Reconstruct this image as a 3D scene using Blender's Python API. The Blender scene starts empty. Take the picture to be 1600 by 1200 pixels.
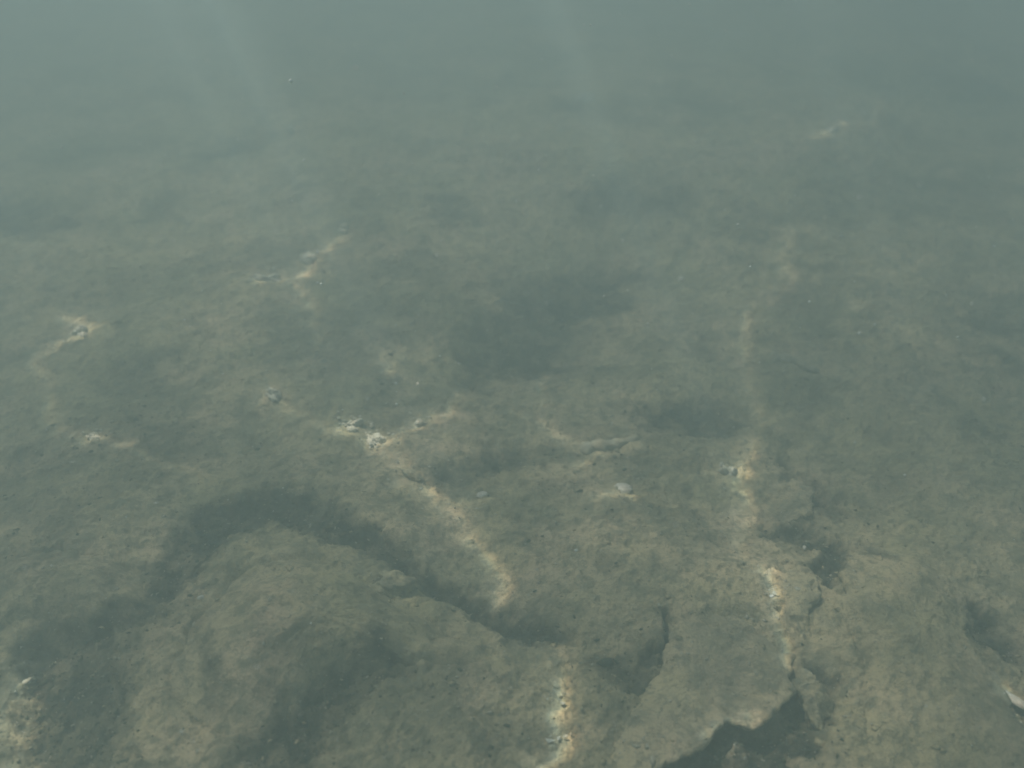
import bpy, math, random
import numpy as np

S = bpy.context.scene
COL = S.collection
R = math.radians
random.seed(7)

# ------------------------------------------------------------------ camera
CAM_Z = 0.75
PITCH = 35.0                       # degrees below the horizon
TANH = 0.545                       # tan(half horizontal field of view)
cd = bpy.data.cameras.new('camera')
cam = bpy.data.objects.new('camera', cd)
COL.objects.link(cam)
cam.location = (0, 0, CAM_Z)
cam.rotation_euler = (R(90 - PITCH), 0, 0)
cd.sensor_width = 36
cd.lens = 18 / TANH
cd.clip_start = 0.01
cd.clip_end = 300
cd.dof.use_dof = True
cd.dof.focus_distance = 1.0
cd.dof.aperture_fstop = 3.6
S.camera = cam

# ------------------------------------------------------------------ sky and sun
SUN_EL, SUN_AZ = 62.0, -55.0       # azimuth measured from +Y, negative to the left
el, az = R(SUN_EL), R(SUN_AZ)
SUNV = np.array([math.cos(el) * math.sin(az), math.cos(el) * math.cos(az), math.sin(el)])
w = bpy.data.worlds.new('World')
S.world = w
w.use_nodes = True
nt = w.node_tree
sky = nt.nodes.new('ShaderNodeTexSky')
sky.sky_type = 'NISHITA'
sky.sun_disc = False
sky.sun_elevation = el
sky.sun_rotation = az
bg = nt.nodes['Background']
bg.inputs['Strength'].default_value = 0.10
nt.links.new(sky.outputs[0], bg.inputs['Color'])
sl = bpy.data.lights.new('sun', 'SUN')
sl.energy = 5.0
sl.angle = R(0.4)
sl.color = (1.0, 0.95, 0.82)
sun = bpy.data.objects.new('sun', sl)
COL.objects.link(sun)
sun.rotation_euler = (R(90) - el, 0, -az + math.pi)
# point the lamp's -Z along -SUNV
from mathutils import Vector, Matrix
sun.rotation_euler = Vector(SUNV).to_track_quat('Z', 'Y').to_euler()
sun.location = (0, 0, 6)

S.view_settings.view_transform = 'Standard'
S.view_settings.look = 'None'
S.view_settings.gamma = 1
S.view_settings.use_curve_mapping = False
S.view_settings.exposure = 2.08
cy = S.cycles
cy.use_denoising = True
cy.max_bounces = 8
cy.diffuse_bounces = 3
cy.volume_bounces = 3
cy.transparent_max_bounces = 8
cy.use_adaptive_sampling = False

# ------------------------------------------------------------------ helpers
cp, sp = math.cos(R(PITCH)), math.sin(R(PITCH))


def at(px, py, z=0.0):
    """photo pixel (1600 x 1200) -> point on the level plane at height z"""
    a = (px - 800) / 800 * TANH
    b = (600 - py) / 800 * TANH
    d = np.array([a, cp + b * sp, -sp + b * cp])
    t = (z - CAM_Z) / d[2]
    return np.array([d[0] * t, d[1] * t])


def mpp(px, py):
    """metres on the bed per photo pixel, sideways"""
    return float(np.linalg.norm(at(px + 1, py) - at(px, py)))


def hash2(ix, iy, s):
    h = (ix.astype(np.int64) * 374761393 + iy.astype(np.int64) * 668265263 + s * 974634777) & 0xFFFFFFFF
    h = ((h ^ (h >> 13)) * 1274126177) & 0xFFFFFFFF
    h = h ^ (h >> 16)
    return (h & 0xFFFFFF) / float(0xFFFFFF)


def vnoise(x, y, s=0):
    ix, iy = np.floor(x), np.floor(y)
    fx, fy = x - ix, y - iy
    fx = fx * fx * fx * (fx * (fx * 6 - 15) + 10)
    fy = fy * fy * fy * (fy * (fy * 6 - 15) + 10)
    a, b = hash2(ix, iy, s), hash2(ix + 1, iy, s)
    c, d = hash2(ix, iy + 1, s), hash2(ix + 1, iy + 1, s)
    return (a + (b - a) * fx) * (1 - fy) + (c + (d - c) * fx) * fy   # 0..1


def fbm(x, y, f, octv=4, s=0, gain=0.5):
    v, a, t = 0, 1, 0
    for i in range(octv):
        ca, sa = math.cos(1.1 * i + s), math.sin(1.1 * i + s)
        v = v + a * vnoise((x * ca - y * sa) * f + 13.7 * i, (x * sa + y * ca) * f - 7.1 * i, s + i * 17)
        t += a
        a *= gain
        f *= 2.03
    return v / t


def sstep(a, b, x):
    t = np.clip((x - a) / (b - a), 0, 1)
    return t * t * (3 - 2 * t)


def poly_dist(X, Y, pts):
    """distance to a polyline and the parameter (point index) along it"""
    best = np.full(X.shape, 1e9)
    par = np.zeros(X.shape)
    for i in range(len(pts) - 1):
        ax, ay = pts[i][:2]
        dx, dy = pts[i + 1][0] - ax, pts[i + 1][1] - ay
        t = np.clip(((X - ax) * dx + (Y - ay) * dy) / (dx * dx + dy * dy + 1e-12), 0, 1)
        d = np.hypot(X - ax - t * dx, Y - ay - t * dy)
        m = d < best
        best = np.where(m, d, best)
        par = np.where(m, i + t, par)
    return best, par


def stroke(X, Y, strokes, power=2.0, place=None):
    """soft strokes laid along the bed: each is a list of (px, py, width_px, amount)"""
    out = np.zeros(X.shape)
    for st in strokes:
        P = [tuple(at(p[0], p[1])) if place is None else place(p) for p in st]
        W = np.array([p[2] * mpp(p[0], p[1]) for p in st])
        A = np.array([p[3] for p in st])
        if len(P) == 1:
            d, t = np.hypot(X - P[0][0], Y - P[0][1]), np.zeros(X.shape)
        else:
            d, t = poly_dist(X, Y, P)
        k = np.arange(len(P))
        wd, am = np.interp(t, k, W), np.interp(t, k, A)
        out = np.maximum(out, am * np.exp(-np.power(d / wd, power)))
    return out


def mesh_from(name, verts, faces, mat, parent=None, smooth=True):
    me = bpy.data.meshes.new(name)
    me.from_pydata([tuple(v) for v in verts], [], faces)
    me.update()
    if smooth:
        me.polygons.foreach_set('use_smooth', [True] * len(me.polygons))
    me.materials.append(mat)
    o = bpy.data.objects.new(name, me)
    COL.objects.link(o)
    if parent:
        o.parent = parent
    return o


def grid_mesh(name, X, Y, Z, mat, attrs=None):
    n, m = X.shape
    co = np.stack([X, Y, Z], -1).reshape(-1, 3).astype(np.float32)
    idx = np.arange(n * m).reshape(n, m)
    q = np.stack([idx[:-1, :-1], idx[:-1, 1:], idx[1:, 1:], idx[1:, :-1]], -1).reshape(-1, 4)
    me = bpy.data.meshes.new(name)
    me.vertices.add(n * m)
    me.vertices.foreach_set('co', co.ravel())
    me.loops.add(q.size)
    me.loops.foreach_set('vertex_index', q.ravel().astype(np.int32))
    me.polygons.add(len(q))
    me.polygons.foreach_set('loop_start', np.arange(0, q.size, 4, dtype=np.int32))
    me.polygons.foreach_set('loop_total', np.full(len(q), 4, dtype=np.int32))
    me.polygons.foreach_set('use_smooth', np.ones(len(q), dtype=bool))
    me.update(calc_edges=True)
    for k, v in (attrs or {}).items():
        if v.ndim == 3:
            a = me.attributes.new(k, 'FLOAT_COLOR', 'POINT')
            c = np.ones((n * m, 4), np.float32)
            c[:, :3] = v.reshape(-1, 3)
            a.data.foreach_set('color', c.ravel())
        else:
            a = me.attributes.new(k, 'FLOAT', 'POINT')
            a.data.foreach_set('value', v.ravel().astype(np.float32))
    me.materials.append(mat)
    o = bpy.data.objects.new(name, me)
    COL.objects.link(o)
    return o


def graded(n_in, n_out, reach, lo=-1.0, hi=1.0):
    """even steps between lo and hi, growing steps out to lo-reach, hi+reach"""
    core = np.linspace(lo, hi, n_in)
    st = core[1] - core[0]
    g = np.linspace(0, 1, n_out + 1)[1:]
    k = math.log(reach / (st * 3) + 1)
    ext = reach * (np.exp(k * g) - 1) / (math.exp(k) - 1)
    return np.concatenate([(lo - ext)[::-1], core, hi + ext])


def bed_grid(nu, nv):
    """a sheet of the bed, fine where the bed is close and coarse far away"""
    u = graded(nu, 26, 14)
    v = graded(nv, 26, 1.0, 0.0, 1.0)
    y_near, y_far = 0.36, 4.2
    Yl = np.where(v < 0, y_near + v * 26.0,
                  np.where(v > 1, y_far + (v - 1) * 26.0,
                           y_near * np.power(y_far / y_near, np.clip(v, 0, 1))))
    half = 0.28 + 0.64 * np.clip(Yl, 0.2, 6.0)
    X = u[None, :] * half[:, None]
    Y = np.repeat(Yl[:, None], len(u), 1)
    return X, Y


def tag(o, label=None, cat=None, group=None, kind=None):
    if label: o['label'] = label
    if cat: o['category'] = cat
    if group: o['group'] = group
    if kind: o['kind'] = kind
    return o


# ------------------------------------------------------------------ materials
def new_mat(name):
    m = bpy.data.materials.new(name)
    m.use_nodes = True
    n = m.node_tree
    for x in list(n.nodes):
        if x.type not in ('OUTPUT_MATERIAL',):
            n.nodes.remove(x)
    return m, n, n.nodes['Material Output']


def rock_material(name, silt, warm, dark, algae_attr=False, algae_bias=0.0, bump=0.9):
    m, n, out = new_mat(name)
    N, L = n.nodes.new, n.links.new
    bs = N('ShaderNodeBsdfPrincipled')
    bs.inputs['Roughness'].default_value = 0.95
    bs.inputs['Specular IOR Level'].default_value = 0.1
    L(bs.outputs[0], out.inputs['Surface'])
    geo = N('ShaderNodeNewGeometry')
    pos = geo.outputs['Position']

    def noise(scale, det=4, rough=0.55, dist=0.0):
        t = N('ShaderNodeTexNoise')
        t.inputs['Scale'].default_value = scale
        t.inputs['Detail'].default_value = det
        t.inputs['Roughness'].default_value = rough
        t.inputs['Distortion'].default_value = dist
        L(pos, t.inputs['Vector'])
        return t.outputs['Fac']

    def rng(v, a, b, lo=0.0, hi=1.0):
        r = N('ShaderNodeMapRange')
        r.inputs['From Min'].default_value = a
        r.inputs['From Max'].default_value = b
        r.inputs['To Min'].default_value = lo
        r.inputs['To Max'].default_value = hi
        L(v, r.inputs['Value'])
        return r.outputs['Result']

    def mix(f, a, b, kind='MIX'):
        x = N('ShaderNodeMix')
        x.data_type = 'RGBA'
        x.blend_type = kind
        for s_, v_ in (('Factor', f), ('A', a), ('B', b)):
            sock = [q for q in x.inputs if q.name == s_ and q.enabled][0]
            if hasattr(v_, 'links'):
                L(v_, sock)
            elif s_ == 'Factor':
                sock.default_value = v_
            else:
                sock.default_value = (*v_, 1)
        return [q for q in x.outputs if q.enabled][0]

    c = mix(rng(noise(7, 5, 0.6, 0.6), 0.38, 0.64), silt, warm)
    c = mix(rng(noise(3.2, 5, 0.65, 0.8), 0.42, 0.60, 0, 0.55), c, (silt[0] * .60, silt[1] * .69, silt[2] * .68))
    c = mix(rng(noise(13, 7, 0.75, 0.6), 0.49, 0.64, 0, 0.80), c, dark)
    c = mix(rng(noise(42, 5, 0.7, 0.4), 0.49, 0.64, 0, 0.75), c, dark)
    c = mix(rng(noise(85, 4, 0.7, 0.5), 0.53, 0.63, 0, 0.75), c, dark)
    c = mix(rng(noise(18, 5, 0.65, 0.4), 0.58, 0.72, 0, 0.6), c, (0.52, 0.45, 0.30))
    c = mix(rng(noise(130, 4, 0.8), 0.52, 0.68, 0, 0.75), c, dark)
    c = mix(rng(noise(240, 3, 0.8), 0.55, 0.66, 0, 0.7), c, dark)
    c = mix(rng(noise(260, 2, 0.5), 0.64, 0.74, 0, 0.45), c, (0.50, 0.47, 0.38))
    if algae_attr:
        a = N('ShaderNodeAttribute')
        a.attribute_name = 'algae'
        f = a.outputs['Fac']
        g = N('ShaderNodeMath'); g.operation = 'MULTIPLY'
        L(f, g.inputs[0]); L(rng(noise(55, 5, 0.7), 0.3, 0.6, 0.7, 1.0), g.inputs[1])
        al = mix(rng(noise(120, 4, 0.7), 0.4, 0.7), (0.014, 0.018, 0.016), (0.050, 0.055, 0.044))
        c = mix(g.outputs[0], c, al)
    elif algae_bias:
        al = mix(rng(noise(90, 4, 0.7), 0.4, 0.7), (0.035, 0.042, 0.032), (0.08, 0.08, 0.055))
        c = mix(rng(noise(22, 5, 0.7), 0.6 - algae_bias, 0.75 - algae_bias, 0, 0.8), c, al)
    L(c, bs.inputs['Base Color'])
    b1 = N('ShaderNodeBump')
    b1.inputs['Strength'].default_value = bump
    b1.inputs['Distance'].default_value = 0.006
    L(noise(60, 6, 0.7), b1.inputs['Height'])
    b2 = N('ShaderNodeBump')
    b2.inputs['Strength'].default_value = bump
    b2.inputs['Distance'].default_value = 0.0016
    L(noise(320, 3, 0.7), b2.inputs['Height'])
    L(b1.outputs[0], b2.inputs['Normal'])
    L(b2.outputs[0], bs.inputs['Normal'])
    return m


def plain_mat(name, col, col2=None, scale=120, rough=0.9):
    m, n, out = new_mat(name)
    bs = n.nodes.new('ShaderNodeBsdfPrincipled')
    bs.inputs['Roughness'].default_value = rough
    bs.inputs['Specular IOR Level'].default_value = 0.15
    t = n.nodes.new('ShaderNodeTexNoise')
    t.inputs['Scale'].default_value = scale
    t.inputs['Detail'].default_value = 4
    g = n.nodes.new('ShaderNodeNewGeometry')
    n.links.new(g.outputs['Position'], t.inputs['Vector'])
    r = n.nodes.new('ShaderNodeValToRGB')
    r.color_ramp.elements[0].position = 0.35
    r.color_ramp.elements[1].position = 0.65
    r.color_ramp.elements[0].color = (*col, 1)
    r.color_ramp.elements[1].color = (*(col2 or col), 1)
    n.links.new(t.outputs['Fac'], r.inputs['Fac'])
    n.links.new(r.outputs['Color'], bs.inputs['Base Color'])
    b = n.nodes.new('ShaderNodeBump')
    b.inputs['Strength'].default_value = 0.5
    b.inputs['Distance'].default_value = 0.002
    n.links.new(t.outputs['Fac'], b.inputs['Height'])
    n.links.new(b.outputs[0], bs.inputs['Normal'])
    n.links.new(bs.outputs[0], out.inputs['Surface'])
    return m


SILT, WARM, DARK = (0.58, 0.480, 0.280), (0.64, 0.495, 0.33), (0.20, 0.190, 0.125)
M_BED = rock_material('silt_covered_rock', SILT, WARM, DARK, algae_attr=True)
M_SLAB = rock_material('limestone_slab', (0.58, 0.485, 0.29), (0.62, 0.49, 0.33), (0.20, 0.19, 0.135))
M_SLAB_DARK = rock_material('algae_grown_rock', SILT, WARM, DARK, algae_bias=0.12)
M_PALE_LIT = rock_material('pale_lit_stone', (0.62, 0.58, 0.48), (0.68, 0.61, 0.49), (0.38, 0.35, 0.28))  # pale stone; its paleness also adds brightness to the light streaks
M_SHELL = plain_mat('shell', (0.38, 0.36, 0.31), (0.6, 0.57, 0.5), 260, 0.6)
M_ALGAE = plain_mat('algae', (0.030, 0.038, 0.026), (0.07, 0.075, 0.045), 300)
M_GRIT = plain_mat('shell_sand', (0.30, 0.28, 0.21), (0.5, 0.46, 0.37), 500)
M_SPECK = plain_mat('drifting_speck', (0.7, 0.7, 0.66), (0.8, 0.8, 0.76), 500)
M_STICK = plain_mat('coral_branch', (0.30, 0.27, 0.19), (0.42, 0.37, 0.27), 200)

# ------------------------------------------------------------------ shape of the bed
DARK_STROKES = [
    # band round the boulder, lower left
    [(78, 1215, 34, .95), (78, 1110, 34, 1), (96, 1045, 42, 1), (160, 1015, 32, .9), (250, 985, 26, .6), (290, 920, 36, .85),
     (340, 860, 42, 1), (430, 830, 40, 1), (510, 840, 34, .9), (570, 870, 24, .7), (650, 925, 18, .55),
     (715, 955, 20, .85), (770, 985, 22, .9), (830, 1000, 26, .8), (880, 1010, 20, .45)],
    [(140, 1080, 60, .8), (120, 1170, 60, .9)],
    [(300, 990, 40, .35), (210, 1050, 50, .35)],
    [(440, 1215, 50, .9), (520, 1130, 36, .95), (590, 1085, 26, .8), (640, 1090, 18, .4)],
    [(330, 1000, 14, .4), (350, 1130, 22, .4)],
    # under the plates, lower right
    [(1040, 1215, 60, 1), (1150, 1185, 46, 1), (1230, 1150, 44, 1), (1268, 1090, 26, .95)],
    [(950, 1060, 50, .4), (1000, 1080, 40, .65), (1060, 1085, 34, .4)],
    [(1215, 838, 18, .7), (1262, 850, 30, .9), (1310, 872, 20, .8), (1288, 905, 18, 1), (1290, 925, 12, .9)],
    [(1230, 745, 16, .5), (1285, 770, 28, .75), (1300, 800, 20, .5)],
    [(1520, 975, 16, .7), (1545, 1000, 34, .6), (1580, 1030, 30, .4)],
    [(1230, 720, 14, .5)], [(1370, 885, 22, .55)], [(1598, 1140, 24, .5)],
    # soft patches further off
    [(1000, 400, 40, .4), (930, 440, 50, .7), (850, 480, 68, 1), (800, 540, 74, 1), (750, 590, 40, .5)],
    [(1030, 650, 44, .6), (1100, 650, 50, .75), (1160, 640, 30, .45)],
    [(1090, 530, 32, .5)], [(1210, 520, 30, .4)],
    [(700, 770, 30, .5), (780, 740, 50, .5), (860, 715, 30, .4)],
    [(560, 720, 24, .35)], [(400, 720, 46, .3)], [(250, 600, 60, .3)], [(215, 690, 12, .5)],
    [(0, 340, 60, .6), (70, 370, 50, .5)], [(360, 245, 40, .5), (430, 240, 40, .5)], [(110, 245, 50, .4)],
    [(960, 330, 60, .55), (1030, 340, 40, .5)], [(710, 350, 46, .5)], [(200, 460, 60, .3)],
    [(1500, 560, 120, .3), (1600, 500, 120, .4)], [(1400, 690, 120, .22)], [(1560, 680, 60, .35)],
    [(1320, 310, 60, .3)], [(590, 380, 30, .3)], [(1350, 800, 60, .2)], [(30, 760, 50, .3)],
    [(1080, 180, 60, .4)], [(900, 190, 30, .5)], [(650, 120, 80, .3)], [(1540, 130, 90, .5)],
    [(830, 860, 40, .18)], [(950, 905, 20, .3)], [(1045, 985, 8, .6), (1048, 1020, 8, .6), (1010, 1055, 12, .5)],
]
MOUNDS = [  # px, py, radius px, height m
    (480, 1000, 220, .030), (140, 880, 200, .022), (680, 1120, 130, .018), (980, 900, 240, .016),
    (1120, 960, 130, .010), (1420, 1010, 170, .020), (1560, 1170, 60, .01), (600, 760, 150, .012),
    (340, 560, 200, .02), (1000, 590, 120, .02), (1350, 520, 200, .02), (700, 440, 140, .02), (1150, 300, 180, .03),
    (500, 250, 180, .03), (900, 200, 160, .03), (1300, 200, 140, .03), (160, 420, 140, .025),
]


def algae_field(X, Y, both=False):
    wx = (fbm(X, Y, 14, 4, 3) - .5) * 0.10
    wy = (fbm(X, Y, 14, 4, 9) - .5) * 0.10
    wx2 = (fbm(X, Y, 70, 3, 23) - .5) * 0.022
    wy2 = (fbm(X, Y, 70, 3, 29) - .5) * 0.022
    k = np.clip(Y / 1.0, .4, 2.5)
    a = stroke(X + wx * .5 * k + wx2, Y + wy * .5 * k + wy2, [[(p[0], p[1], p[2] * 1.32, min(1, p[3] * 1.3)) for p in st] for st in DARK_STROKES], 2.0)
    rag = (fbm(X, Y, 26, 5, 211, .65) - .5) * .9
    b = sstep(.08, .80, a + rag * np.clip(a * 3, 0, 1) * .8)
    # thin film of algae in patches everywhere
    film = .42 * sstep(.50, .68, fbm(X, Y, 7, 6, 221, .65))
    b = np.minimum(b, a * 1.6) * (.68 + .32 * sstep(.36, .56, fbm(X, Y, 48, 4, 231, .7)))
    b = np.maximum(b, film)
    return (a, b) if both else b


def height(X, Y, a, crumb=1.0, recess=True):
    h = (fbm(X, Y, 1.6, 3, 41) - .5) * 0.07 + (fbm(X, Y, 5.5, 4, 42) - .5) * 0.030
    for px, py, r, hh in MOUNDS:
        c = at(px, py)
        rx = r * mpp(px, py)
        h = h + hh * np.exp(-(((X - c[0]) ** 2 + ((Y - c[1]) * .8) ** 2) / rx ** 2))
    h = h - 0.015 * sstep(.05, 1., a)
    # thin broken layers of rock: small scarps
    t = fbm(X + (fbm(X, Y, 20, 3, 5) - .5) * .05, Y * 1.5, 5.0, 5, 77, .55)
    for lev, amp in ((.40, .002), (.48, .003), (.58, .002)):
        h = h + amp * sstep(lev - .010, lev + .010, t)
    # crumbly turf
    ca, sa = math.cos(.5), math.sin(.5)
    U, V = X * ca + Y * sa, -X * sa + Y * ca
    g = fbm(U * .75, V, 48, 5, 55, .65)
    h = h + 0.0040 * (sstep(.38, .66, g) - .5) * crumb
    h = h + 0.0024 * (fbm(X, Y, 150, 3, 66, .6) - .5) * (1 + 1.5 * a) * crumb
    if recess:
        for P in PLATE_BEDS:
            c, rad = P.mean(0), np.ptp(P, axis=0).max()
            m = np.hypot(X - c[0], Y - c[1]) < rad
            if not m.any():
                continue
            x, y = X[m], Y[m]
            d, _ = poly_dist(x, y, np.vstack([P, P[:1]]))
            ins = np.zeros(x.shape, bool)
            for k in range(len(P)):
                (x0, y0), (x1, y1) = P[k - 1], P[k]
                if y0 != y1:
                    ins ^= ((y0 > y) != (y1 > y)) & (x < (x1 - x0) * (y - y0) / (y1 - y0) + x0)
            h[m] = h[m] - .014 * sstep(.010, .030, np.where(ins, d, 0))
    return h


def on_bed(px, py, lift=0.0, crumb=0.0):
    """where the line of sight through a pixel of the photo meets the undisturbed bed"""
    z = 0.0
    for _ in range(5):
        c = at(px, py, z)
        xa = np.array([[c[0]]])
        z = float(height(xa, np.array([[c[1]]]), xa * 0, crumb, False)[0, 0]) + lift
    return c[0], c[1], z


# plates and low rocks: name, outline (px, py, lift of the edge above the bed in mm), crumb, label ...
PLATES = 'flat broken limestone plates'
PLATE_LIST = [
    ('rock_slab', [(1052, 962, -6), (1095, 940, -8), (1150, 945, -8), (1200, 975, -6), (1226, 1005, -2), (1236, 1040, 6), (1241, 1072, 11), (1226, 1095, 11), (1218, 1112, 11),
                   (1196, 1120, 11), (1188, 1136, 11), (1160, 1143, 11), (1140, 1153, 11), (1108, 1157, 11), (1075, 1172, 10), (1045, 1178, 8), (1030, 1205, 4), (960, 1215, -6),
                   (945, 1150, -8), (980, 1110, -6), (1020, 1075, -5), (1035, 1050, -2), (1046, 1010, -2)],
     .4, 'M_SLAB', .004, 'broad smooth stone plate with ragged edge overhanging the dark hollow', PLATES),
    ('rock_slab', [(1182, 886, 8), (1192, 884, 9), (1215, 888, 9), (1240, 893, 9), (1262, 903, 9), (1275, 920, 9), (1278, 934, 7), (1270, 960, 4), (1266, 985, 3), (1255, 1015, 0),
                   (1230, 1020, -6), (1200, 980, -8), (1180, 930, -6), (1176, 900, 0)],
     .4, 'M_SLAB', .003, 'tongue shaped plate with a bright orange lit corner below the dark notch', PLATES),
    ('rock_slab', [(1206, 765, 2), (1222, 752, 5), (1245, 750, 6), (1268, 760, 7), (1279, 775, 7), (1274, 792, 7), (1262, 805, 5), (1235, 812, 2), (1208, 808, -4), (1200, 785, -4)],
     .5, 'M_SLAB', .003, 'small pale rounded plate above the dark notch on the right', PLATES),
    ('rock_slab', [(1330, 880, 5), (1318, 868, 4), (1350, 850, -6), (1430, 840, -10), (1490, 880, -8), (1508, 940, 0), (1511, 965, 7), (1518, 990, 10), (1532, 1015, 10), (1550, 1038, 9),
                   (1563, 1056, 8), (1578, 1085, 8), (1592, 1118, 8), (1610, 1160, 8), (1620, 1225, 4), (1500, 1240, -8), (1400, 1225, -8), (1330, 1200, -8), (1325, 1130, -8),
                   (1330, 1060, -8), (1308, 1000, -6), (1302, 960, 0), (1306, 930, 8), (1308, 900, 8)],
     .8, 'M_BED', .006, 'wide silt dusted rock shelf ending in a long diagonal edge at the right', PLATES),
    ('rock_slab', [(1233, 1034, 8), (1250, 1032, 9), (1275, 1045, 9), (1294, 1066, 6), (1300, 1100, -2), (1292, 1150, -6), (1275, 1140, 2), (1262, 1112, 6), (1248, 1085, 9), (1238, 1058, 10)],
     .6, 'M_SLAB', .006, 'small curved stone flake with a dark rim between the plate and the shelf', PLATES),
    ('boulder', [(262, 1020, -13), (275, 985, -13), (312, 945, -13), (350, 900, -13), (400, 875, -13), (470, 862, -13), (540, 880, -13), (600, 915, -13), (655, 948, -13), (700, 975, -13), (745, 1005, -13),
                 (800, 1020, -13), (820, 1040, -13), (760, 1065, -13), (690, 1070, -13), (620, 1045, -13), (565, 1055, -13), (510, 1085, -13), (455, 1130, -13), (400, 1175, -13), (340, 1200, -13), (280, 1160, -13), (240, 1110, -13), (235, 1060, -13)],
     1.0, 'M_BED', .014, 'largest rounded silty boulder ringed by a dark weedy hollow', None),
    ('boulder', [(-60, 930, -13), (0, 880, -13), (90, 850, -13), (190, 860, -13), (250, 900, -13), (262, 950, -13), (250, 975, -13), (205, 985, -13), (165, 998, -13), (110, 1000, -13), (60, 990, -13), (0, 1010, -13), (-60, 1030, -13), (-110, 980, -13)],
     1.0, 'M_BED', .012, 'low silty boulder at the far left above the dark corner hollow', None),
]
PLATE_BEDS = []
for nm, outl, cr, mt, dm, lb, gp in PLATE_LIST:
    q = np.array([on_bed(x, y, l / 1000)[:2] for x, y, l in outl])
    PLATE_BEDS.append(q)


# ================================================================== SETTING
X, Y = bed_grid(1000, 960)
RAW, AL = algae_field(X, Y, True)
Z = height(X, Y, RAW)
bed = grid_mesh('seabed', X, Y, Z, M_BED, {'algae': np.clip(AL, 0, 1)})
tag(bed, kind='structure')

# ---- unseen water surface as gobo: its painted tint passes the sun as bright lines.
# Each stroke is a painted light line; its tint lies up-sun on the sheet.
W_Z = 1.0
CAUSTICS = [
    [(100, 488, 8, .5), (130, 500, 12, .9), (128, 518, 9, 1.), (95, 528, 10, .5), (40, 560, 10, .22), (62, 580, 8, .14),
     (72, 640, 9, .24), (100, 665, 8, .2), (130, 678, 9, .7), (170, 686, 7, .4), (230, 708, 9, .35), (300, 735, 14, .15)],
    [(135, 505, 10, .4), (170, 515, 8, .15)],
    [(395, 434, 8, .75), (440, 428, 8, .5), (470, 425, 9, .65), (484, 408, 8, .8), (490, 392, 6, .7), (535, 355, 9, .45)],
    [(455, 438, 8, .35), (478, 470, 8, .4), (488, 520, 9, .12)],
    [(395, 615, 8, .2), (420, 605, 8, .35), (450, 630, 10, .35), (520, 655, 10, .15)],
    [(528, 657, 14, 1.), (560, 665, 19, 1.2), (590, 684, 17, 1.2), (612, 680, 12, .7)],
    [(575, 684, 10, .8), (620, 668, 9, .5), (665, 656, 9, .7), (712, 615, 11, .3), (740, 590, 12, .05)],
    [(600, 698, 8, .4), (618, 712, 10, .6), (640, 738, 13, .55), (700, 792, 15, .42), (740, 838, 14, .40), (770, 885, 11, .45), (788, 935, 14, .25)],
    [(680, 775, 9, .3), (740, 772, 6, .4), (765, 772, 5, .2)],
    [(790, 635, 9, .06), (850, 655, 11, .2), (885, 678, 9, .16), (905, 700, 8, .1)],
    [(842, 580, 6, .3), (846, 630, 6, .25)],
    [(900, 712, 9, .35), (950, 700, 7, .2), (1020, 686, 8, .12)],
    [(925, 770, 12, .25), (960, 758, 8, .8), (988, 766, 5, .9)],
    [(1245, 350, 10, .15), (1220, 375, 8, .3), (1215, 402, 8, .42), (1238, 435, 10, .2), (1185, 462, 10, .18), (1158, 490, 9, .3),
     (1154, 535, 9, .28), (1165, 590, 10, .15), (1175, 650, 8, .15), (1160, 700, 8, .22), (1141, 735, 12, .85), (1158, 780, 11, .22),
     (1152, 840, 13, .28), (1160, 870, 12, .1)],
    [(1180, 886, 8, .9), (1203, 893, 13, 1.), (1212, 915, 10, .8), (1216, 950, 11, .6), (1226, 985, 10, .6), (1232, 1020, 10, .45), (1240, 1060, 8, .15)],
    [(862, 1000, 18, .2), (878, 1050, 13, .5), (872, 1085, 12, .95), (868, 1120, 12, 1.), (862, 1160, 12, .9), (850, 1205, 16, .55)],
    [(60, 1010, 12, .35), (26, 1055, 18, .7), (12, 1120, 24, 1.), (4, 1215, 26, 1.)],
    [(1100, 1158, 8, .45), (1150, 1150, 7, .9), (1188, 1134, 12, .8)],
    [(1560, 1058, 6, .4), (1585, 1085, 12, 1.), (1610, 1125, 12, .8)],
    [(1255, 215, 10, .2), (1295, 200, 9, .6), (1365, 180, 10, .3), (1370, 150, 9, .2)],
    [(1190, 440, 8, .1), (1380, 420, 10, .2), (1450, 395, 8, .15)],
    [(455, 203, 5, .3)],
    [(590, 540, 10, .15), (615, 575, 8, .25)], [(610, 905, 30, .16)], [(740, 410, 50, .16)],
    [(1340, 470, 24, .14)], [(950, 790, 60, .08)], [(330, 330, 30, .12)], [(270, 650, 30, .1)],
    [(1290, 1040, 14, .25), (1285, 1080, 10, .15)],
]


def lit_point(p):
    """the point of the level z = 0 that shares its sun ray with the lit spot"""
    x, y, z = on_bed(p[0], p[1], .006)
    if len(p) > 4:
        z += p[4]
    return x - SUNV[0] / SUNV[2] * z, y - SUNV[1] / SUNV[2] * z


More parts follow.
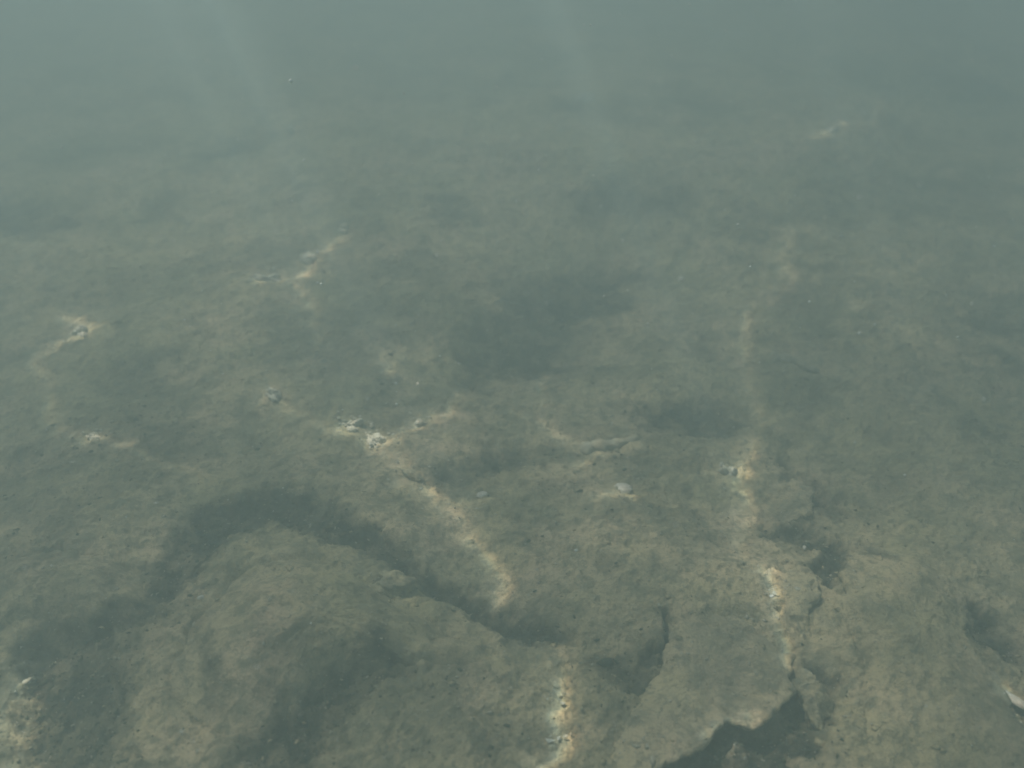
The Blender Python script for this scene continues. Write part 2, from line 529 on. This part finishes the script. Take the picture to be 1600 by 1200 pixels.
def light_field(X, Y):
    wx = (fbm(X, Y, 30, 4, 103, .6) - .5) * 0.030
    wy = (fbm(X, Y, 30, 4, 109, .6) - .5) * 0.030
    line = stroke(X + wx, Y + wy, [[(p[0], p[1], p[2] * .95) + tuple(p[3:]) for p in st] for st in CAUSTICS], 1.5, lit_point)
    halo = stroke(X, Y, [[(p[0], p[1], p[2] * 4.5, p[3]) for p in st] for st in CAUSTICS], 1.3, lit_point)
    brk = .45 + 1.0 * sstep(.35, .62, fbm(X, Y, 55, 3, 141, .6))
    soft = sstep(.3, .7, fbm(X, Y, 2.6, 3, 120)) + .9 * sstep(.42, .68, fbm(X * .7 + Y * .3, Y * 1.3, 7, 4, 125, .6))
    soft = .75 + (soft - .75) * (1 - .85 * sstep(1.3, 2.3, Y))       # painted light pattern evened out further off
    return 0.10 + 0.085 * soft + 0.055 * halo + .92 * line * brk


Xw, Yw = bed_grid(560, 560)
rgb = []
for off in (0.0012, 0.0, -0.0012):          # painted colour fringe: red drawn a little to the right of blue
    rgb.append(light_field(Xw - off, Yw))
rgb = np.clip(np.stack(rgb, -1), 0, 1)
shift = SUNV[:2] / SUNV[2] * W_Z
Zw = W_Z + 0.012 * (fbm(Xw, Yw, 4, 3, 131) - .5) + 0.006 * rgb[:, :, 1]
M_GOBO, n_, out_ = new_mat('gobo_sheet')
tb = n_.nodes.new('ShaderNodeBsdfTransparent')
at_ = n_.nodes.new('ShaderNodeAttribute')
at_.attribute_name = 'gobo_tint'
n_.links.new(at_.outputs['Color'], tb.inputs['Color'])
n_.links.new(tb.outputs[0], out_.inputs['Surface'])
water = grid_mesh('water_gobo', Xw + shift[0], Yw + shift[1], Zw, M_GOBO, {'gobo_tint': rgb})  # transparent sheet out of view, tinted to shape the sunlight
tag(water, kind='structure')

# ---- murky water body
M_HAZE, n_, out_ = new_mat('murky_water')
pv = n_.nodes.new('ShaderNodeVolumePrincipled')
pv.inputs['Color'].default_value = (0.565, 0.700, 0.700, 1)
pv.inputs['Density'].default_value = 0.90
pv.inputs['Anisotropy'].default_value = 0.35
n_.links.new(pv.outputs[0], out_.inputs['Volume'])
hv = [(x, y, z) for z in (-1.3, 0.95) for x, y in ((-13, -7), (13, -7), (13, 19), (-13, 19))]
hf = [(3, 2, 1, 0), (4, 5, 6, 7), (0, 1, 5, 4), (1, 2, 6, 5), (2, 3, 7, 6), (3, 0, 4, 7)]
haze = mesh_from('haze', hv, hf, M_HAZE, smooth=False)
tag(haze, 'murky grey green water filling the whole view', 'water', kind='stuff')


# ================================================================== ROCKS
def resample(P, n):
    P = np.array(P)
    Q = np.vstack([P, P[:1]])
    seg = np.hypot(*(np.diff(Q, axis=0).T))
    s = np.concatenate([[0], np.cumsum(seg)])
    t = np.linspace(0, s[-1], n, endpoint=False)
    return np.stack([np.interp(t, s, Q[:, 0]), np.interp(t, s, Q[:, 1])], 1)


def smooth_loop(P, k):
    for _ in range(k):
        P = (np.roll(P, 1, 0) + 2 * P + np.roll(P, -1, 0)) / 4
    return P


def plate(name, outline, crumb, mat, dome, seed, thick=.022, n=220, rag=1.0):
    """a flat rock whose top follows the bed; single edges are buried in silt or stand proud of it"""
    P = np.array([on_bed(x, y, l / 1000) + (l / 1000,) for x, y, l in outline])
    Q = np.vstack([P, P[:1]])
    sg = np.hypot(np.diff(Q[:, 0]), np.diff(Q[:, 1]))
    sl_ = np.concatenate([[0], np.cumsum(sg)])
    t = np.linspace(0, sl_[-1], n, endpoint=False)
    C2 = smooth_loop(np.stack([np.interp(t, sl_, Q[:, 0]), np.interp(t, sl_, Q[:, 1])], 1), 7)
    lift = np.interp(t, sl_, Q[:, 3])
    c = C2.mean(0)
    d = (C2 - c) / np.linalg.norm(C2 - c, axis=1)[:, None]
    jit = (fbm(C2[:, 0], C2[:, 1], 45, 4, seed, .65) - .5) * .026 + (fbm(C2[:, 0], C2[:, 1], 14, 3, seed + 1) - .5) * .03
    C2 = C2 + d * jit[:, None] * rag
    size = np.linalg.norm(C2 - c, axis=1).mean()
    V = []
    ins = [(.030, -thick), (.016, -thick * .8), (.007, -thick * .45), (.001, -thick * .22), (0, -.0028), (.0012, -.0009), (.003, 0)]
    m = 40
    K = [(e, z, None) for e, z in ins] + [(.003, 0, q) for q in np.linspace(0, 1, m)[1:-1]]
    for e, dz, q in K:
        if q is None:
            e2 = min(e, size * .5) * (1 + (vnoise(C2[:, 0] * 70 + dz * 900, C2[:, 1] * 70, seed + 4) - .5) * 1.0)
            X_ = C2 - d * e2[:, None]
            s_ = 1.0
        else:
            s_ = 1 - q
            X_ = c + (C2 - d * .003 - c) * s_
        top = height(X_[:, 0], X_[:, 1], 0 * X_[:, 0], crumb, False)
        lf = lift * s_ ** 2 + .006 * (1 - s_ ** 2) + dome * (1 - s_ ** 2)
        V.append(np.stack([X_[:, 0], X_[:, 1], top + lf + dz], 1))
    cz = float(height(np.array([c[0]]), np.array([c[1]]), np.zeros(1), crumb, False)[0]) + .006 + dome
    V = np.vstack(V + [np.array([[c[0], c[1], cz]]), np.array([[c[0], c[1], cz - thick - dome - .01]])])
    nr = len(K)
    F = []
    for k in range(nr - 1):
        for i in range(n):
            j = (i + 1) % n
            F.append((k * n + i, k * n + j, (k + 1) * n + j, (k + 1) * n + i))
    for i in range(n):
        j = (i + 1) % n
        F.append(((nr - 1) * n + i, (nr - 1) * n + j, len(V) - 2))
        F.append((j, i, len(V) - 1))
    A = np.sum(C2[:, 0] * np.roll(C2[:, 1], -1) - np.roll(C2[:, 0], -1) * C2[:, 1])
    if A < 0:
        F = [tuple(reversed(x)) for x in F]
    base = np.array([c[0], c[1], V[:, 2].min()])
    o = mesh_from(name, (V - base).tolist(), F, mat)
    if mat is M_BED:
        film_ = algae_field(V[:, 0], V[:, 1])
        o.data.attributes.new('algae', 'FLOAT', 'POINT').data.foreach_set('value', np.clip(film_, 0, 1).astype(np.float32))
    o.location = tuple(base)
    return o


def lump(name, px, py, sx, sy, sz, rot, mat, seed, *, sub=5, sink=.75, rough=.65, z=None, flat=0):
    """irregular stone sitting in the silt; sx, sy in photo pixels, sz in metres"""
    import bmesh
    bm = bmesh.new()
    bmesh.ops.create_icosphere(bm, subdivisions=sub, radius=1)
    k = mpp(px, py)
    ax, ay = sx * k / 2, sy * k / 2 * 1.7
    co = np.array([v.co[:] for v in bm.verts])
    d = 1 + rough * (vnoise(co[:, 0] * 1.3 + seed, co[:, 1] * 1.3 + co[:, 2], seed) - .5) * 1.4 \
        + rough * .6 * (vnoise(co[:, 0] * 3.1 + co[:, 2] * 2.2, co[:, 1] * 3.1 + seed, seed + 3) - .5) \
        + rough * .3 * (vnoise(co[:, 0] * 8 + co[:, 2] * 5, co[:, 1] * 8 - co[:, 2] * 4, seed + 4) - .5)
    for v, dd in zip(bm.verts, d):
        p = v.co * dd
        if flat:
            p.z = min(p.z, flat + (p.z - flat) * .2) if p.z > flat else p.z
        v.co = (p.x * ax, p.y * ay, p.z * sz + sz * (.2 - sink)+ sz * .4)
    me = bpy.data.meshes.new(name)
    bm.to_mesh(me)
    bm.free()
    me.polygons.foreach_set('use_smooth', [True] * len(me.polygons))
    me.materials.append(mat)
    o = bpy.data.objects.new(name, me)
    COL.objects.link(o)
    c = at(px, py, 0)
    x_, y_, zb = on_bed(px, py, sz * .3)
    c = (x_, y_)
    zb -= sz * .3
    o.location = (c[0], c[1], zb - sz * .15)
    o.rotation_euler[2] = R(rot)
    return o


from mathutils.bvhtree import BVHTree
PLATE_TREES = []
for k_, (nm, outl, cr, mt, dm, lb, gp) in enumerate(PLATE_LIST):
    o_ = tag(plate(nm, outl, cr, globals()[mt], dm, 300 + 11 * k_, rag=.3 if nm == 'boulder' else 1.0), lb, nm.replace('_', ' '), gp)
    PLATE_TREES.append(BVHTree.FromPolygons([v.co + o_.location for v in o_.data.vertices], [tuple(p.vertices) for p in o_.data.polygons]))

STONES = 'loose pale stones on the seabed'
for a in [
    ((548, 662, 34, 14, .012, 10, M_PALE_LIT, 3), 'brightest white crumbly stone at the left end of the central light streak'),
    ((586, 684, 34, 14, .012, -25, M_PALE_LIT, 5), 'white and orange lit stone just right of the brightest one'),
    ((655, 660, 30, 10, .010, 25, M_PALE_LIT, 7), 'thin pale stone right of the two brightest white stones'),
    ((128, 515, 34, 14, .018, 20, M_PALE_LIT, 9), 'glowing cream stone at the far left of the seabed'),
    ((416, 432, 38, 9, .012, 8, M_PALE_LIT, 13), 'narrow pale stone, left end of the upper left cluster'),
    ((482, 402, 18, 18, .018, 60, M_PALE_LIT, 15), 'upright pale stone, right end of the upper left cluster'),
    ((536, 356, 16, 10, .014, 30, M_PALE_LIT, 17), 'small pale stone farthest back beyond the upper left cluster'),
    ((146, 680, 30, 10, .010, -15, M_PALE_LIT, 19), 'flat cream stone left of centre beside a small dark pit'),
    ((425, 612, 36, 14, .012, -30, M_PALE_LIT, 23), 'dull beige stone between the left cream stone and the centre streak'),
    ((1142, 736, 26, 14, .012, 10, M_PALE_LIT, 25), 'round bright stone on the long upright light streak'),
    ((1297, 202, 26, 8, .010, 10, M_PALE_LIT, 29), 'hazy pale stone lying far back on the upper right'),
    ((914, 150, 34, 14, .010, 30, M_PALE_LIT, 31), 'blurred pale stone put for a light spot near the top middle'),  # pale colour added in place of a light spot
    ((1160, 52, 44, 16, .012, -20, M_PALE_LIT, 33), 'faintest pale stone put for a light spot, just below the top edge'),  # paleness stands in for faint far light
    ((455, 203, 9, 7, .010, 0, M_PALE_LIT, 35), 'tiny peach coloured stone alone far off at the upper left'),
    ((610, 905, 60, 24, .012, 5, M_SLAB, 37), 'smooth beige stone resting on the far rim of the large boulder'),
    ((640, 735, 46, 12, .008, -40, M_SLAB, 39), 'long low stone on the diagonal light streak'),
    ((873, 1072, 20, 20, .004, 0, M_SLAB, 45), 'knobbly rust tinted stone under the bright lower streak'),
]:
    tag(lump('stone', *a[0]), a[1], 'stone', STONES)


def branch(name, pts, rad, mat, label, cat):
    """a broken coral finger or twig: a tapering bent tube, lying on the bed"""
    P = []
    for px, py in pts:
        x_, y_, z_ = on_bed(px, py)
        P.append((x_, y_, z_ + rad * .1))
    P = np.array(P)
    t = np.linspace(0, len(P) - 1, 26)
    C_ = np.stack([np.interp(t, np.arange(len(P)), P[:, k]) for k in range(3)], 1)
    C_[:, 2] = C_[:, 2] * .3 + C_[:, 2].mean() * .7
    o0 = C_[0].copy(); o0[2] -= rad
    V, F = [], []
    for i, c in enumerate(C_):
        d = C_[min(i + 1, 25)] - C_[max(i - 1, 0)]
        d /= np.linalg.norm(d)
        s = np.cross(d, (0, 0, 1)); s /= np.linalg.norm(s)
        u = np.cross(s, d)
        e = min(1, math.sqrt(min(i, 25 - i) / 2.0 + .05))
        r = rad * e * (1.25 - .8 * i / 25) * (1 + .10 * math.sin(i * .9) + .07 * math.sin(i * 2.3))
        for k in range(14):
            q = 2 * math.pi * k / 14
            rr = r * (1 + .12 * math.sin(3 * q + i))
            V.append(tuple(c + s * rr * math.cos(q) + u * rr * math.sin(q) - o0))
    for i in range(25):
        for k in range(14):
            j = (k + 1) % 14
            F.append((i * 14 + k, i * 14 + j, i * 14 + 14 + j, i * 14 + 14 + k))
    F.append(tuple(reversed(range(14))))
    F.append(tuple(25 * 14 + k for k in range(14)))
    o = mesh_from(name, V, F, mat)
    o.location = tuple(o0)
    return tag(o, label, cat)


branch('coral_finger', [(906, 707), (930, 700), (955, 696), (978, 690), (1000, 686)], .0085, M_STICK,
       'cream coral finger with blunt left end right of centre', 'coral')
branch('coral_finger', [(1200, 562), (1222, 563), (1245, 566), (1262, 574), (1280, 581)], .0090, M_STICK,
       'bent greenish coral finger right of the upright light streak', 'coral')


def shell(px, py, size, rot, label, mat=M_SHELL, lift=.001):
    """one half of a small clam, dome up, with ribs"""
    k = mpp(px, py) * size
    V, F = [], []
    nr, na = 9, 20
    for i in range(nr + 1):
        r = i / nr
        for j in range(na):
            q = 2 * math.pi * j / na
            rr = r * (1 + .06 * math.cos(9 * q) * r)
            V.append((k * rr * math.cos(q), k * (.75 * rr * math.sin(q) - .35 * (1 - r)),
                      k * .42 * (1 - r * r) + .02 * k * math.sin(r * 24)))
    nv = len(V)
    V += [(x * .93, y * .93, z - k * .05) for x, y, z in V]
    for i in range(nr):
        for j in range(na):
            j2 = (j + 1) % na
            a, b, c, d = i * na + j, i * na + j2, (i + 1) * na + j2, (i + 1) * na + j
            F.append((d, c, b, a)); F.append((a + nv, b + nv, c + nv, d + nv))
    for j in range(na):
        j2 = (j + 1) % na
        F.append((nr * na + j2, nr * na + j, nr * na + j + nv, nr * na + j2 + nv))
    o = mesh_from('clam_shell', V, F, mat)
    x_, y_, z_ = on_bed(px, py, lift)
    o.location = (x_, y_, z_ - k * .10)
    o.rotation_euler = (R(8), R(-6), R(rot))
    return tag(o, label, 'shell', 'small clam shells on the silt')


shell(972, 762, 16, -18, 'largest white clam shell, right of centre below the coral finger')
shell(313, 933, 5, 20, 'tiny bluish white shell in the dark band at left')
shell(1257, 855, 4, 70, 'tiny white shell inside the dark notch on the right')
shell(1206, 931, 4, 0, 'tiny bright shell on the tongue shaped plate', lift=.01)
edge_shell = shell(1586, 1092, 26, -52, 'bright white shell at the right edge beside the rock shelf')
edge_shell.scale = (1.25, .42, .5)
shell(243, 787, 5, 40, 'tiny pale shell on open silt left of the large boulder')
shell(1415, 1075, 5, 10, 'tiny yellowish shell lying on the wide rock shelf')
shell(753, 772, 9, 5, 'small dull shell right of the diagonal light streak')


# ================================================================== LOOSE STUFF
def scatter(name, n, size, mat, pick, label, cat, squash=.6, seed=1):
    rg = np.random.RandomState(seed)
    P = []
    while len(P) < n:
        m = 6000
        yy = 0.42 * np.power(3.0 / .42, rg.rand(m))
        xx = (rg.rand(m) * 2 - 1) * (.22 + .62 * yy)
        raw, a = algae_field(xx[:, None], yy[:, None], True)
        keep = rg.rand(m) < pick(a[:, 0], xx, yy)
        z = height(xx[:, None], yy[:, None], raw)[:, 0]
        for x, y, h in zip(xx[keep], yy[keep], z[keep]):
            on = False
            for tr in PLATE_TREES:
                hit = tr.ray_cast(Vector((x, y, .5)), Vector((0, 0, -1)))[0]
                if hit is not None and hit.z > h:
                    h, on = hit.z, True
            if on and mat is M_ALGAE:
                continue
            P.append((x, y, h))
    P = np.array(P[:n])
    base = np.array([(0, 0, 1), (.9, 0, .1), (.28, .85, .15), (-.72, .53, .05), (-.72, -.53, .12), (.28, -.85, .1), (0, 0, -.5)])
    tri = [(0, 1, 2), (0, 2, 3), (0, 3, 4), (0, 4, 5), (0, 5, 1), (6, 2, 1), (6, 3, 2), (6, 4, 3), (6, 5, 4), (6, 1, 5)]
    V, F = [], []
    s = size * np.exp(rg.randn(n) * .45)
    q = rg.rand(n) * 6.28
    J = 1 + (rg.rand(n, 7, 3) - .5) * .8
    c, sn = np.cos(q), np.sin(q)
    B = base[None] * J
    st = 1 + rg.rand(n) * 1.2
    bx, by, bz = B[:, :, 0] * st[:, None], B[:, :, 1], B[:, :, 2] * squash
    VX = (bx * c[:, None] - by * sn[:, None]) * s[:, None] + P[:, 0:1]
    VY = (bx * sn[:, None] + by * c[:, None]) * s[:, None] + P[:, 1:2]
    VZ = bz * s[:, None] + P[:, 2:3]
    V = np.stack([VX, VY, VZ], -1).reshape(-1, 3)
    T = (np.arange(n)[:, None, None] * 7 + np.array(tri)[None]).reshape(-1, 3)
    o = mesh_from(name, V.tolist(), T.tolist(), mat)
    return tag(o, label, cat, kind='stuff')


scatter('algae_tufts', 7000, .0009, M_ALGAE, lambda a, x, y: .015 + .9 * a ** 1.5,
        'dark crumbs of algal turf, thickest in the hollows', 'algae', .9, 3)
scatter('shell_grit', 8000, .0007, M_GRIT, lambda a, x, y: .25 + .5 * a,
        'pale shell grit scattered over the silt', 'grit', .6, 5)
scatter('rock_crumbs', 2200, .0012, M_BED, lambda a, x, y: .4 + 0 * a,
        'silt coloured rock crumbs strewn over the bed', 'gravel', .6, 9)

# pale chips added on hot spots; their colour brightens the light streaks
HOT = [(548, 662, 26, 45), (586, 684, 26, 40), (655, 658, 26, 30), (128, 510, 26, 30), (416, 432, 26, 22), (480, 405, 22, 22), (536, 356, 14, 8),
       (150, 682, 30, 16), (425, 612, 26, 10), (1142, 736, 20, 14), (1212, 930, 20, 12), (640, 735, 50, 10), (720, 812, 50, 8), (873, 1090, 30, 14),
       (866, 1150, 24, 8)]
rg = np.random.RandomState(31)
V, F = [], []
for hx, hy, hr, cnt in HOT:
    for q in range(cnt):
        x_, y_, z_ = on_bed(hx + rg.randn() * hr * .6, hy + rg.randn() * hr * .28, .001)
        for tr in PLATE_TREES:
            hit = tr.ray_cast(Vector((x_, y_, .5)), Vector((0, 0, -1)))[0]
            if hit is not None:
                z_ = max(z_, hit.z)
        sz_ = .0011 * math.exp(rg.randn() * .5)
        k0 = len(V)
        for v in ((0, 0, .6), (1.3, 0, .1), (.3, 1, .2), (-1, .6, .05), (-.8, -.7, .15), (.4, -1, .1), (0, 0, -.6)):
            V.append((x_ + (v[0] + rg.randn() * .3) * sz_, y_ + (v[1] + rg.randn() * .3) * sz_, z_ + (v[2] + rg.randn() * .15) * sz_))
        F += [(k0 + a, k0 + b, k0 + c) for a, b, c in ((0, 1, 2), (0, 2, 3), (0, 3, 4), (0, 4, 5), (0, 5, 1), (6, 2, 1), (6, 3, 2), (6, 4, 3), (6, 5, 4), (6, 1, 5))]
tag(mesh_from('streak_chips', V, F, M_PALE_LIT, smooth=False), 'small pale chips added to brighten the light streaks', 'rubble', kind='stuff')

# specks drifting in the water
rg = np.random.RandomState(12)
V, F = [], []
k = 0
for i in range(900):
    d = .55 + rg.rand() ** .8 * 1.4
    a, b = (rg.rand() * 2 - 1) * TANH, (rg.rand() * 2 - 1) * TANH * .75
    v = np.array([a, cp + b * sp, -sp + b * cp]) * d
    p = v + np.array([0, 0, CAM_Z])
    if p[2] < .05 or p[2] > .95:
        continue
    s = .00060 * math.exp(rg.randn() * .45) * (0.6 + .5 * d)
    o8 = [(1, 0, 0), (-1, 0, 0), (0, 1, 0), (0, -1, 0), (0, 0, 1), (0, 0, -1)]
    V += [tuple(p + np.array(q) * s * (1 + rg.rand() * .6)) for q in o8]
    F += [(k + x, k + y, k + z) for x, y, z in ((0, 2, 4), (2, 1, 4), (1, 3, 4), (3, 0, 4), (2, 0, 5), (1, 2, 5), (3, 1, 5), (0, 3, 5))]
    k += 6
sp_ = mesh_from('drifting_specks', V, F, M_SPECK)
tag(sp_, 'tiny white specks of silt drifting in the water', 'silt', kind='stuff')
